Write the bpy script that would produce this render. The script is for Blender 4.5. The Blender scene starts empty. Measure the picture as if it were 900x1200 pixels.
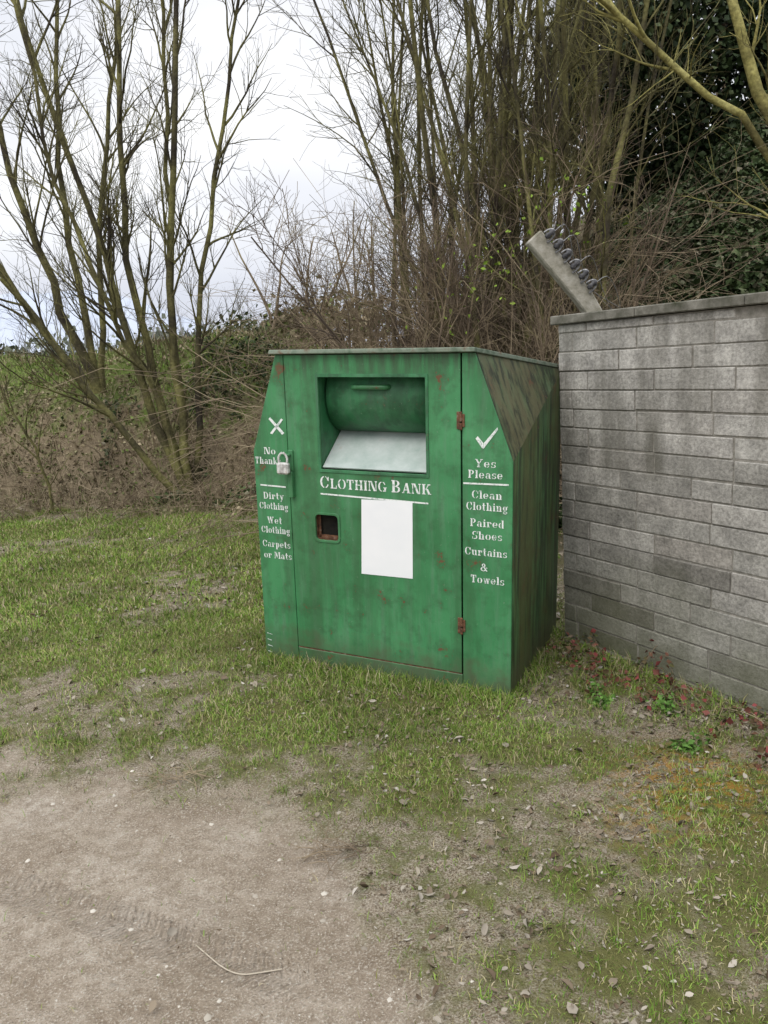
import bpy, bmesh, math
import numpy as np
from mathutils import Matrix, Vector
rng=np.random.default_rng(7)
scn=bpy.context.scene
scn.view_settings.view_transform='Standard'
scn.view_settings.look='None'
scn.view_settings.exposure=0
PI=math.pi
# ---------------------------------------------------------------- helpers
def link(o,parent=None):
    scn.collection.objects.link(o)
    if parent is not None: o.parent=parent
    return o
def empty(name,loc=(0,0,0)):
    e=bpy.data.objects.new(name,None); e.location=loc; e.empty_display_size=.2
    return link(e)
def mesh_np(name,V,F,mat,parent=None,smooth=False,attrs=None):
    """V (n,3); F list of int arrays (m,k)"""
    me=bpy.data.meshes.new(name)
    V=np.ascontiguousarray(V,dtype=np.float32)
    if not isinstance(F,(list,tuple)): F=[F]
    F=[np.asarray(f,dtype=np.int32) for f in F if len(f)]
    loops=np.concatenate([f.ravel() for f in F])
    tot=np.concatenate([np.full(len(f),f.shape[1],dtype=np.int32) for f in F])
    start=np.concatenate([[0],np.cumsum(tot)[:-1]]).astype(np.int32)
    me.vertices.add(len(V)); me.vertices.foreach_set('co',V.ravel())
    me.loops.add(len(loops)); me.loops.foreach_set('vertex_index',loops)
    me.polygons.add(len(tot)); me.polygons.foreach_set('loop_start',start)
    if smooth: me.polygons.foreach_set('use_smooth',np.ones(len(tot),dtype=bool))
    me.update(calc_edges=True)
    for k,a in (attrs or {}).items():
        at=me.attributes.new(k,'FLOAT','POINT'); at.data.foreach_set('value',np.asarray(a,dtype=np.float32))
    mats=mat if isinstance(mat,(list,tuple)) else [mat]
    for m in mats: me.materials.append(m)
    return link(bpy.data.objects.new(name,me),parent)
def hashn(ix,iy,seed):
    n=(ix.astype(np.int64)*374761393+iy.astype(np.int64)*668265263+seed*1442695041)&0xffffffff
    n=((n^(n>>13))*1274126177)&0xffffffff
    return ((n^(n>>16))&0xffff)/65535.
def vnoise(x,y,seed=0):
    x=np.asarray(x,float);y=np.asarray(y,float)
    ix=np.floor(x);iy=np.floor(y);fx=x-ix;fy=y-iy;fx=fx*fx*(3-2*fx);fy=fy*fy*(3-2*fy)
    a=hashn(ix,iy,seed);b=hashn(ix+1,iy,seed);c=hashn(ix,iy+1,seed);d=hashn(ix+1,iy+1,seed)
    return (a*(1-fx)+b*fx)*(1-fy)+(c*(1-fx)+d*fx)*fy
def fbm(x,y,seed=0,o=4):
    s=0;a=.5;t=0
    for k in range(o):
        s=s+a*vnoise(x*2**k,y*2**k,seed+k*17);t+=a;a*=.5
    return s/t
def sm(t): t=np.clip(t,0,1); return t*t*(3-2*t)
# ---------------------------------------------------------------- node materials
def newmat(name):
    m=bpy.data.materials.new(name); m.use_nodes=True
    nt=m.node_tree; nt.nodes.clear()
    out=nt.nodes.new('ShaderNodeOutputMaterial'); b=nt.nodes.new('ShaderNodeBsdfPrincipled')
    nt.links.new(b.outputs[0],out.inputs[0]); b.inputs['Specular IOR Level'].default_value=.2
    return m,nt,b
class G:
    def __init__(s,nt): s.nt=nt
    def n(s,t,**k):
        x=s.nt.nodes.new(t)
        for a,v in k.items(): setattr(x,a,v)
        return x
    def l(s,a,b): s.nt.links.new(a,b)
    def coord(s,scale=(1,1,1)):
        tc=s.n('ShaderNodeTexCoord'); mp=s.n('ShaderNodeMapping'); mp.inputs['Scale'].default_value=scale
        s.l(tc.outputs['Object'],mp.inputs[0]); return mp.outputs[0]
    def noise(s,scale,detail=4,rough=.6,co=None,dist=0):
        x=s.n('ShaderNodeTexNoise'); x.inputs['Scale'].default_value=scale; x.inputs['Detail'].default_value=detail
        x.inputs['Roughness'].default_value=rough; x.inputs['Distortion'].default_value=dist
        s.l(co if co is not None else s.coord(),x.inputs['Vector']); return x.outputs['Fac']
    def ramp(s,fac,stops,interp='LINEAR'):
        r=s.n('ShaderNodeValToRGB'); cr=r.color_ramp; cr.interpolation=interp
        while len(cr.elements)<len(stops): cr.elements.new(.5)
        for e,(p,c) in zip(cr.elements,stops):
            e.position=p; e.color=(c if isinstance(c,tuple) else (c,c,c))+(1,)
        s.l(fac,r.inputs[0]); return r.outputs[0]
    def mix(s,f,a,b,mode='MIX'):
        m=s.n('ShaderNodeMix',data_type='RGBA',blend_type=mode)
        for v,i in ((f,0),(a,6),(b,7)):
            if isinstance(v,(int,float)): m.inputs[i].default_value=v if i==0 else (v,v,v,1)
            elif isinstance(v,tuple): m.inputs[i].default_value=v+(1,)
            else: s.l(v,m.inputs[i])
        return m.outputs[2]
    def math(s,op,a,b=0.,clamp=False):
        m=s.n('ShaderNodeMath',operation=op,use_clamp=clamp)
        for v,i in ((a,0),(b,1)):
            if isinstance(v,(int,float)): m.inputs[i].default_value=v
            else: s.l(v,m.inputs[i])
        return m.outputs[0]
    def bump(s,h,strength,dist,b,normal=None):
        x=s.n('ShaderNodeBump'); x.inputs['Strength'].default_value=strength; x.inputs['Distance'].default_value=dist
        s.l(h,x.inputs['Height'])
        if normal: s.l(normal,x.inputs['Normal'])
        if b: s.l(x.outputs[0],b.inputs['Normal'])
        return x.outputs[0]
    def island(s): return s.n('ShaderNodeNewGeometry').outputs['Random Per Island']
    def attr(s,name): 
        a=s.n('ShaderNodeAttribute'); a.attribute_name=name; return a.outputs['Fac']
    def xyz(s):
        tc=s.n('ShaderNodeTexCoord'); x=s.n('ShaderNodeSeparateXYZ'); s.l(tc.outputs['Object'],x.inputs[0]); return x.outputs
def islandmat(name,stops,nscale=1.5,dark=.45,rough=.7):
    m,nt,b=newmat(name); g=G(nt)
    c=g.ramp(g.island(),stops)
    n=g.ramp(g.noise(nscale,1),[(.35,1-dark),(.65,1.)])
    c=g.mix(1.,c,n,'MULTIPLY')
    g.l(c,b.inputs['Base Color']); b.inputs['Roughness'].default_value=rough
    b.inputs['Specular IOR Level'].default_value=.1
    return m
def noisemat(name,stops,scale=8,detail=5,rough=.8,bump=0,bd=.01,sc=(1,1,1),metal=0):
    m,nt,b=newmat(name); g=G(nt); co=g.coord(sc)
    f=g.noise(scale,detail,.65,co)
    g.l(g.ramp(f,stops),b.inputs['Base Color']); b.inputs['Roughness'].default_value=rough; b.inputs['Metallic'].default_value=metal
    if bump: g.bump(g.noise(scale*3,5,.6,co),bump,bd,b)
    return m
# ---------------------------------------------------------------- camera (pose recovered from the photo)
cam=bpy.data.cameras.new('camera'); co=bpy.data.objects.new('camera',cam); link(co)
p,r=.1886,-.0646
Fv=Vector((0,math.cos(p),-math.sin(p)));R0=Vector((1,0,0));U0=Vector((0,math.sin(p),math.cos(p)))
Rv=R0*math.cos(r)+U0*math.sin(r);Uv=-R0*math.sin(r)+U0*math.cos(r)
M=Matrix(((Rv.x,Uv.x,-Fv.x,0),(Rv.y,Uv.y,-Fv.y,0),(Rv.z,Uv.z,-Fv.z,1.6),(0,0,0,1)))
co.matrix_world=M
cam.sensor_fit='VERTICAL'; cam.sensor_height=24; cam.lens=24*936/1200; cam.clip_end=2000; cam.clip_start=.05
scn.camera=co
# ---------------------------------------------------------------- world
w=bpy.data.worlds.new('World'); scn.world=w; w.use_nodes=True
nt=w.node_tree; nt.nodes.clear(); g=G(nt)
out=g.n('ShaderNodeOutputWorld'); bg=g.n('ShaderNodeBackground'); g.l(bg.outputs[0],out.inputs[0])
sky=g.n('ShaderNodeTexSky'); sky.sky_type='NISHITA'; sky.sun_disc=False
SE,SR=math.radians(52),math.radians(212)
sky.sun_elevation=SE; sky.sun_rotation=SR; sky.dust_density=3
tc=g.n('ShaderNodeTexCoord'); mp=g.n('ShaderNodeMapping'); mp.inputs['Scale'].default_value=(1,1,2.6)
g.l(tc.outputs['Generated'],mp.inputs[0])
nz=g.noise(2.,4,.5,mp.outputs[0],.3)
cl=g.ramp(nz,[(.33,(9.2,9.5,10.2)),(.5,(10.6,10.7,11.1)),(.66,(12.5,12.5,12.5))])
sx=g.n('ShaderNodeSeparateXYZ'); g.l(tc.outputs['Generated'],sx.inputs[0])
hz=g.ramp(sx.outputs[2],[(.0,1.),(.06,.9),(.24,0.)])
cl=g.mix(hz,cl,g.mix(nz,(6.2,6.6,8.0),(8.8,9.1,10.0)))
zen=g.ramp(sx.outputs[2],[(.42,1.),(.85,0.)]); zen=g.mix(zen,(2.45,2.45,2.45),(1.,1.,1.))
cl=g.mix(1.,cl,zen,'MULTIPLY')
bgc=g.mix(.9,sky.outputs[0],cl)
g.l(bgc,bg.inputs[0]); bg.inputs[1].default_value=.1
sd=bpy.data.lights.new('sun','SUN'); sd.energy=1.4; sd.angle=math.radians(35); sd.color=(1,.95,.88)
so=bpy.data.objects.new('sun',sd); link(so)
az=SR
dirs=Vector((math.sin(az)*math.cos(SE),math.cos(az)*math.cos(SE),math.sin(SE)))
so.rotation_euler=dirs.to_track_quat('Z','Y').to_euler(); so.location=dirs*30
# ---------------------------------------------------------------- terrain
def bank0(x): return 8.5+.42*np.clip(-1.5-x,-1,6)
def H(x,y):
    x=np.asarray(x,float);y=np.asarray(y,float)
    hl=(1.95+.25*(vnoise(x*.5,y*.5,5)-.5))*sm((y-bank0(x))/3.1)*(.12+.88*sm((.6-x)/2.2))
    hr=sm((y-5)/6)*(.95+.76*(np.clip(x,.8,7)-.8))*sm((x-.2)/.9)
    hf=1.5*sm((y-11)/7)
    h=np.maximum(np.maximum(hl,hr),hf)
    h=h+(.5*(fbm(x*1.2,y*1.2,9)-.5)*sm((y-8.2)/2))
    h=h+.16*(fbm(x*3,y*3,19)-.5)*sm((y-7.8)/2)
    h=h-.055*sm((x+.7)/1.4)*sm((y-1.5)/2)*(1-sm((y-6)/2))
    h=h+.035*(fbm(x*.9,y*.9,3)-.5)+.018*(fbm(x*6,y*6,4,3)-.5)
    return h
bx=[-6,-1.81,-.8,-.22,.05,.27,.6,1.6]; by=[3.75,3.22,3.0,2.5,2.02,1.55,.7,-1.6]
def dirtm(x,y):
    yb=np.interp(x,bx,by)
    d=yb-y+.62*(fbm(x*1.7,y*1.7,31)-.5)+.6*(fbm(x*7,y*7,33,3)-.5)
    return sm((d+.25)/.5)
def bankm(x,y):
    return np.maximum(sm((y-bank0(x)+.8*(fbm(x*2,y*2,41)-.5)+.1)/.7), sm((y-5.2)/1.)*sm((x+.6)/.8))
def gaus(x,y,cx,cy,s): return np.exp(-((x-cx)**2+(y-cy)**2)/(2*s*s))
def lushm(x,y):
    return np.clip(np.maximum.reduce([sm((y-3.7)/1.)*sm((.1-x)/.9+.3), gaus(x,y,.55,3.25,.35)*1.2, gaus(x,y,1.25,2.6,.25)*1.1,gaus(x,y,-.35,3.85,.5)*1.2,gaus(x,y,.3,3.4,.45)*1.2,gaus(x,y,-1.6,5.5,1.)]),0,1)
def grassm(x,y):
    n=fbm(x*1.3,y*1.3,51); n2=fbm(x*6,y*6,53,3); n3=fbm(x*17,y*17,57,2)
    m=sm(((n*.42+n2*.38+n3*.2)-.455+.15*lushm(x,y))/.17)
    return np.clip(m*(1-dirtm(x,y)),0,1)
def axis(fine,lo,hi,a,b,growth=1.18):
    f=np.arange(a,b,fine); L=[];s=fine;v=a
    while v>lo: s*=growth; v-=s; L.append(v)
    Rr=[];s=fine;v=f[-1]
    while v<hi: s*=growth; v+=s; Rr.append(v)
    return np.concatenate([L[::-1],f,Rr])
xs=axis(.03,-400,400,-6,4.5,1.12); ys=axis(.03,-60,700,1.2,10,1.10)
X,Y=np.meshgrid(xs,ys); Z=H(X,Y); D=dirtm(X,Y)
Z=Z-.012*D+(.016*(fbm(X*14,Y*14,77,3)-.5)*(1-D)+.006*(fbm(X*11,Y*11,78,3)-.5)*D)
nx,ny=len(xs),len(ys); idx=np.arange(nx*ny).reshape(ny,nx)
Fq=np.stack([idx[:-1,:-1],idx[:-1,1:],idx[1:,1:],idx[1:,:-1]],-1).reshape(-1,4)
moss=np.clip(gaus(X,Y,1.1,2.78,.18)+.5*gaus(X,Y,.85,2.5,.12)+.4*gaus(X,Y,1.5,2.6,.15),0,1)
m,nt,b=newmat('ground_soil_grass'); g=G(nt)
nA=g.noise(3,6,.65); nB=g.noise(24,6,.7); nC=g.noise(150,3,.7); nD=g.noise(9,5,.7); nE=g.noise(1.1,4,.6)
soil=g.mix(nB,(.12,.09,.055),(.29,.24,.17)); soil=g.mix(g.ramp(nC,[(.46,0.),(.60,1.)]),soil,(.38,.34,.27))
soil=g.mix(g.ramp(nC,[(.36,.8),(.46,0.)]),soil,(.06,.045,.03))
soil=g.mix(g.ramp(nD,[(.48,0.),(.60,.7)]),soil,(.11,.12,.04))
dirt=g.ramp(nA,[(.3,(.25,.20,.15)),(.5,(.36,.305,.24)),(.7,(.44,.385,.32))])
dirt=g.mix(g.ramp(nE,[(.40,.55),(.56,0.)]),dirt,(.22,.175,.125))
dirt=g.mix(g.ramp(nB,[(.38,.6),(.58,0.)]),dirt,(.20,.155,.11))
dirt=g.mix(g.ramp(nC,[(.54,0.),(.64,.7)]),dirt,(.54,.50,.43))
dirt=g.mix(g.ramp(nC,[(.34,.6),(.44,0.)]),dirt,(.15,.12,.09))
grs=g.mix(nB,(.075,.08,.027),(.17,.165,.06))
gx=g.xyz();zz=gx[2]
bank=g.mix(nB,(.11,.085,.055),(.29,.235,.155))
grn=g.math('MULTIPLY',g.ramp(g.math('ADD',g.math('MULTIPLY',zz,.2),g.math('MULTIPLY',nA,.9)),[(.62,0.),(.76,.9)]),g.ramp(g.math('MULTIPLY',gx[0],-1.),[(0.,0.),(1.,1.)]))
bank=g.mix(grn,bank,(.11,.16,.035))
rightm=g.ramp(gx[0],[(.6,0.),(1.,.85)])
bank=g.mix(rightm,bank,g.mix(nB,(.025,.03,.015),(.10,.085,.05)))
c=g.mix(g.attr('grassm'),soil,grs); c=g.mix(g.attr('bankm'),c,bank)
c=g.mix(g.attr('dirtm'),c,dirt)
c=g.mix(g.math('MULTIPLY',g.attr('moss'),g.ramp(nB,[(.46,0.),(.56,.9)])),c,(.36,.19,.035))
b.inputs['Roughness'].default_value=.95; b.inputs['Specular IOR Level'].default_value=.1
tcd=g.n('ShaderNodeTexCoord'); mpp=g.n('ShaderNodeMapping'); mpp.vector_type='TEXTURE'
mpp.inputs['Location'].default_value=(-1.34,2.38,0); mpp.inputs['Rotation'].default_value=(0,0,math.atan2(-.39,.78))
g.l(tcd.outputs['Object'],mpp.inputs[0]); sp=g.n('ShaderNodeSeparateXYZ'); g.l(mpp.outputs[0],sp.inputs[0])
u,v=sp.outputs[0],sp.outputs[1]
band=g.math('SUBTRACT',1.,g.math('MULTIPLY',g.math('ABSOLUTE',v),1/.085),True)
band=g.math('MULTIPLY',band,3.,True)
sk=g.math('ADD',u,g.math('ADD',g.math('MULTIPLY',g.math('ABSOLUTE',v),.6),g.math('MULTIPLY',nD,.02)))
tread=g.math('SINE',g.math('MULTIPLY',sk,2*PI/.028))
ends=g.ramp(g.math('ABSOLUTE',g.math('SUBTRACT',u,.35)),[(.55,1.),(.95,0.)])
tm=g.math('MULTIPLY',g.math('MULTIPLY',band,ends),g.ramp(nA,[(.38,.15),(.58,1.)]))
tread=g.math('MULTIPLY',tread,tm)
c=g.mix(g.math('MULTIPLY',tm,.16),c,(.21,.17,.13))
g.l(c,b.inputs['Base Color'])
hgt=g.math('ADD',g.math('MULTIPLY',nB,1.),g.math('MULTIPLY',nC,.5))
n1=g.bump(hgt,.9,.03,None)
g.bump(tread,.65,.009,b,n1)
ground=mesh_np('ground',np.stack([X,Y,Z],-1).reshape(-1,3),Fq,m,smooth=True,attrs={'dirtm':D.ravel(),'grassm':grassm(X,Y).ravel(),'bankm':bankm(X,Y).ravel(),'moss':moss.ravel()})
# ---------------------------------------------------------------- footprints
BO=np.array([-.7027,4.2182]);YA=-.4349
def inbin(x,y,mrg=0):
    dx=x-BO[0];dy=y-BO[1];u=dx*math.cos(YA)+dy*math.sin(YA);v=-dx*math.sin(YA)+dy*math.cos(YA)
    return (u>-mrg)&(u<1.39+mrg)&(v>-mrg)&(v<1.01+mrg)
WO=np.array([1.0025,4.4239]);WA=-1.0661
wd=np.array([math.cos(WA),math.sin(WA)]);wn=np.array([-math.sin(WA),math.cos(WA)])
def inwall(x,y,m=.0):
    dx=x-WO[0];dy=y-WO[1];u=dx*wd[0]+dy*wd[1];v=dx*wn[0]+dy*wn[1]
    return (u>-m)&(u<4.4)&(v>-m)&(v<.22)
# ---------------------------------------------------------------- blades
def blades(name,x,y,ln,wd_,lean,mat,zoff=0):
    n=len(x);z=H(x,y)-.012*dirtm(x,y)+zoff
    a=rng.uniform(0,2*PI,n);b_=rng.uniform(0,2*PI,n);ll=lean*rng.uniform(.2,1.5,n)
    B=np.stack([x,y,z-.004],-1);S=np.stack([np.cos(a),np.sin(a),0*a],-1)*wd_[:,None]*.5
    Ld=np.stack([np.cos(b_),np.sin(b_),0*b_],-1);Uz=np.array([0,0,1.])
    mid=B+(Uz*.6*np.cos(ll*.5)[:,None]+Ld*(.6*np.sin(ll*.5))[:,None])*ln[:,None]
    tip=mid+(Uz*.5*np.cos(ll*1.3)[:,None]+Ld*(.5*np.sin(ll*1.3))[:,None])*ln[:,None]
    V=np.stack([B-S,B+S,mid+S*.75,mid-S*.75,tip],1).reshape(-1,3)
    o=np.arange(n)[:,None]*5
    return mesh_np(name,V,[o+np.array([0,1,2,3]),o+np.array([3,2,4])],mat)
def scatter(n,x0,x1,y0,y1):
    return rng.uniform(x0,x1,n),rng.uniform(y0,y1,n)
mgrass=islandmat('grass_blades',[(0,(.105,.195,.028)),(.35,(.17,.285,.045)),(.62,(.25,.345,.07)),(.72,(.32,.31,.11)),(.85,(.39,.33,.19)),(1,(.47,.41,.27))],1.6,.35,.6)
XX=[];YY=[];LL=[];WW=[]
for (n,x0,x1,y0,y1,l,wd1) in [(95000,-1.7,2.2,1.5,3.4,.022,.0026),(105000,-2.8,2.0,3.2,5.2,.028,.0034),(105000,-5.2,.4,5.0,9.6,.038,.006)]:
    x,y=scatter(n,x0,x1,y0,y1)
    gm_=grassm(x,y)
    k=(rng.random(n)<(gm_*(.5+.42*lushm(x,y))+.12*(1-dirtm(x,y))+.012))&~inbin(x,y,-.03)&~inwall(x,y)&(np.abs(x)<.62*y+.2)&(bankm(x,y)<.9)
    x=x[k];y=y[k]; XX.append(x);YY.append(y);LL.append(l*rng.uniform(.4,1.9,len(x))*(.35+1.3*fbm(x*5,y*5,61)));WW.append(wd1*rng.uniform(.6,1.4,len(x)))
# tufts standing out of the sward
tx,ty=scatter(1500,-3.2,2.1,1.6,6.5);k=(rng.random(1500)<.15+.85*grassm(tx,ty))&(dirtm(tx,ty)<.5)&~inbin(tx,ty,.02)&~inwall(tx,ty,.02)&(np.abs(tx)<.6*ty+.2)
tx=np.repeat(tx[k],18);ty=np.repeat(ty[k],18);s_=np.repeat(rng.uniform(.006,.02,k.sum()),18)
XX.append(tx+rng.normal(0,1,len(tx))*s_);YY.append(ty+rng.normal(0,1,len(tx))*s_);LL.append(rng.uniform(.02,.055,len(tx)));WW.append(rng.uniform(.0018,.0036,len(tx)))
grass=blades('grass',*[np.concatenate(q) for q in (XX,YY,LL,WW)],1.25,mgrass)
def border(n,o,d,nn,L,s):
    t=rng.uniform(0,L,n);q=-np.abs(rng.normal(0,s,n));return o[0]+d[0]*t+nn[0]*q,o[1]+d[1]*t+nn[1]*q
bd=np.array([math.cos(YA),math.sin(YA)]);bn=np.array([-math.sin(YA),math.cos(YA)])
t1=border(4500,BO,bd,bn,1.4,.06);t2=border(3500,WO,wd,wn,3,.12)
so_=BO+bd*1.39; t3=border(1800,so_,bn,-bd,1.0,.06)
x=np.concatenate([t1[0],t2[0],t3[0]]);y=np.concatenate([t1[1],t2[1],t3[1]]);k=~inbin(x,y,-.01)&(fbm(x*6,y*6,62)>.42);x=x[k];y=y[k]
blades('grass.001',x,y,rng.uniform(.025,.095,len(x)),rng.uniform(.002,.005,len(x)),1.2,mgrass)
mdead=islandmat('dead_grass',[(0,(.13,.10,.06)),(.4,(.29,.235,.15)),(.7,(.43,.365,.24)),(.85,(.14,.18,.055)),(1,(.18,.25,.065))],.9,.45,.8)
x,y=scatter(46000,-9,1.0,7.9,14);k=(bankm(x,y)>.2)&(rng.random(len(x))<-.1+1.3*fbm(x*1.5,y*1.5,88))&(x>-.62*y-.3);x=x[k];y=y[k]
blades('dead_grass',x,y,rng.uniform(.05,.30,len(x))*(.4+1.2*fbm(x*2.5,y*2.5,89)),rng.uniform(.006,.012,len(x)),1.6,mdead)
mfield=islandmat('field_grass',[(0,(.10,.17,.03)),(.5,(.16,.26,.045)),(.9,(.24,.31,.08)),(1,(.33,.29,.17))],.5,.3,.8)
x,y=scatter(38000,-13,-1,9.3,18);k=(fbm(x*.8,y*.8,99)+.12*(H(x,y)-1.6)>.46)&(H(x,y)>.75)&(x>-.62*y-.3);x=x[k];y=y[k]
blades('field_grass',x,y,rng.uniform(.05,.13,len(x)),rng.uniform(.012,.022,len(x)),1.2,mfield)
# ---------------------------------------------------------------- leaves
def leaves(name,C,size,mat,parent=None,flat=0.,aspect=.6,curl=.12):
    n=len(C)
    a=rng.normal(size=(n,3)); 
    if flat: a[:,2]*=(1-flat)
    a/=np.linalg.norm(a,axis=1)[:,None]
    b_=rng.normal(size=(n,3)); 
    if flat: b_[:,2]*=(1-flat)
    b_-=a*(a*b_).sum(1)[:,None]; b_/=np.linalg.norm(b_,axis=1)[:,None]
    c_=np.cross(a,b_); s=size[:,None]
    V=np.stack([C-a*s*.5, C+b_*s*aspect*.5+c_*s*curl, C+a*s*.5, C-b_*s*aspect*.5+c_*s*curl],1).reshape(-1,3)
    o=np.arange(n)[:,None]*4
    return mesh_np(name,V,[np.concatenate([o+np.array([0,1,2]),o+np.array([0,2,3])])],mat,parent)
def leaves6(name,C,size,mat):
    n=len(C);ang=rng.uniform(0,2*PI,n);ti=rng.normal(0,.3,n)
    a=np.stack([np.cos(ang)*np.cos(ti),np.sin(ang)*np.cos(ti),np.sin(ti)],-1)
    ro=rng.normal(0,.5,n);h0=np.stack([-np.sin(ang),np.cos(ang),0*ang],-1);u0=np.cross(a,h0)
    b_=h0*np.cos(ro)[:,None]+u0*np.sin(ro)[:,None];c_=np.cross(a,b_);s=size[:,None]
    asp=rng.uniform(.14,.36,n)[:,None];cu=rng.uniform(-.05,.35,n)[:,None];be=rng.uniform(-.1,.3,n)[:,None]
    V=np.stack([C-a*s*.5+c_*s*be, C-a*s*.12+b_*s*asp+c_*s*cu, C+a*s*.25+b_*s*asp*.8+c_*s*cu, C+a*s*.55+c_*s*be*.7,
                C+a*s*.2-b_*s*asp*.9+c_*s*cu*.8, C-a*s*.18-b_*s*asp+c_*s*cu, C+a*s*.03],1).reshape(-1,3)
    o=np.arange(n)[:,None]*7
    return mesh_np(name,V,[np.concatenate([o+np.array([i,(i+1)%6,6]) for i in range(6)])],mat)
mlit=islandmat('leaf_litter',[(0,(.10,.07,.045)),(.35,(.19,.15,.105)),(.7,(.27,.235,.185)),(.93,(.36,.325,.27)),(1,(.45,.42,.37))],2,.3,.85)
x,y=scatter(95000,-4.,2.4,1.4,8.5)
pl=.10+.9*sm((fbm(x*1.6,y*1.6,71)-.40)/.2)
pl=pl*(.45+.55*(1-grassm(x,y)))*(1-.96*dirtm(x,y))*np.clip(.34+.5*sm((x+.6)/1.2)+.4*gaus(x,y,-1.8,3.9,.6)+.35*gaus(x,y,-3.2,6,1.),0,1)
k=(rng.random(len(x))<np.clip(pl*.5,0,1))&(np.abs(x)<.6*y+.2)&~inbin(x,y,-.02)&~inwall(x,y);x=x[k];y=y[k]
C=np.stack([x,y,H(x,y)+rng.uniform(.001,.014,len(x))],-1)
leaves6('leaf_litter',C,rng.uniform(.008,.023,len(x))*(1+.7*(rng.random(len(x))<.14))*(1+.07*y),mlit)
x,y=scatter(60000,-3.,2.2,1.4,6);k=(rng.random(len(x))<.75*(1-.93*dirtm(x,y)))&(np.abs(x)<.6*y+.1)&~inbin(x,y,-.02)&~inwall(x,y);x=x[k];y=y[k]
leaves('leaf_litter.001',np.stack([x,y,H(x,y)+rng.uniform(-.001,.006,len(x))],-1),rng.uniform(.004,.016,len(x)),mlit,flat=.75,aspect=.35)
x,y=scatter(16000,-8,.6,8,12.5);k=bankm(x,y)>.3;x=x[k];y=y[k]
leaves('leaf_litter.002',np.stack([x,y,H(x,y)+rng.uniform(0,.05,len(x))],-1),rng.uniform(.03,.08,len(x)),mdead,flat=.4)
mivy=islandmat('ivy_leaves',[(0,(.025,.042,.016)),(.45,(.055,.085,.032)),(.72,(.09,.125,.05)),(.9,(.15,.165,.10)),(1,(.27,.24,.17))],1.1,.5,.6)
x,y=scatter(120000,.9,7.5,6.3,12.6);k=(x<.62*y+.5)&(x>.2*y)&(fbm(x*2,y*2,14)>.2);x=x[k];y=y[k]
leaves('ivy_hillside',np.stack([x,y,H(x,y)+rng.uniform(0,.22,len(x))*(.3+fbm(x*3,y*3,15))],-1),rng.uniform(.04,.10,len(x)),mivy,flat=.2,aspect=.8)
x,y=scatter(9000,-6,-.6,8.9,11.5);k=(fbm(x*1.4,y*1.4,15)>.55)&(bankm(x,y)>.6);x=x[k];y=y[k]
leaves('ivy_patch',np.stack([x,y,H(x,y)+rng.uniform(0,.16,len(x))],-1),rng.uniform(.04,.08,len(x)),mivy,flat=.2,aspect=.8)
# pebbles
n=9500;x,y=scatter(n,-3,1.2,1.2,4);k=(rng.random(n)<dirtm(x,y)*.9+.05);x=x[k];y=y[k];n=len(x)
s=rng.uniform(.0012,.0038,n)*(1+2.2*(rng.random(n)<.04))
oc=np.array([[1,0,0],[.3,.95,0],[-.8,.5,0],[-.7,-.7,0],[.4,-.9,0],[.1,.1,.7]])
ang=rng.uniform(0,2*PI,n);ca,sa=np.cos(ang),np.sin(ang)
V=oc[None]*rng.uniform(.7,1.3,(n,6,1));V=np.stack([V[...,0]*ca[:,None]-V[...,1]*sa[:,None],V[...,0]*sa[:,None]+V[...,1]*ca[:,None],V[...,2]],-1)*s[:,None,None]
V+=np.stack([x,y,H(x,y)-.0125*dirtm(x,y)],-1)[:,None]
o=np.arange(n)[:,None]*6
mpeb=islandmat('pebbles',[(0,(.16,.135,.105)),(.6,(.33,.30,.25)),(1,(.52,.49,.43))],5,.1,.8)
mesh_np('pebbles',V.reshape(-1,3),[np.concatenate([o+np.array([i,(i+1)%5,5]) for i in range(5)])],mpeb)
# ---------------------------------------------------------------- branches
def unit(v): return v/np.maximum(np.linalg.norm(v,axis=-1,keepdims=True),1e-9)
def grow(pos,d,ln,r0,r1,K,up,wig):
    n=len(pos);P=np.zeros((n,K,3));P[:,0]=pos;d=unit(d);st=(ln/(K-1))[:,None]
    for k in range(1,K):
        d=unit(d+np.array([0,0,up])/(K-1)*2+rng.normal(0,wig,(n,3)))
        P[:,k]=P[:,k-1]+d*st
    t=np.linspace(0,1,K)[None]
    return P,r0[:,None]*(1-t)+r1*t
def spawn(P,R,n,t0,t1,L,ang,K,rf,up,wig,r1=.0015):
    N,Kp,_=P.shape;ix=np.repeat(np.arange(N),n);t=rng.uniform(t0,t1,N*n)*(Kp-1)
    i=np.minimum(t.astype(int),Kp-2);f=(t-i)
    pos=P[ix,i]*(1-f)[:,None]+P[ix,i+1]*f[:,None];tan=unit(P[ix,i+1]-P[ix,i]);r=R[ix,i]*(1-f)+R[ix,i+1]*f
    q=rng.normal(size=(N*n,3));q=unit(q-tan*(q*tan).sum(1)[:,None])
    a=ang*rng.uniform(.6,1.4,N*n)
    d=tan*np.cos(a)[:,None]+q*np.sin(a)[:,None]
    ln=L*rng.uniform(.5,1.35,N*n)*(1-.45*t/(Kp-1))
    return grow(pos,d,ln,np.minimum(r*.7,rf),r1,K,up,wig)
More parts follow.
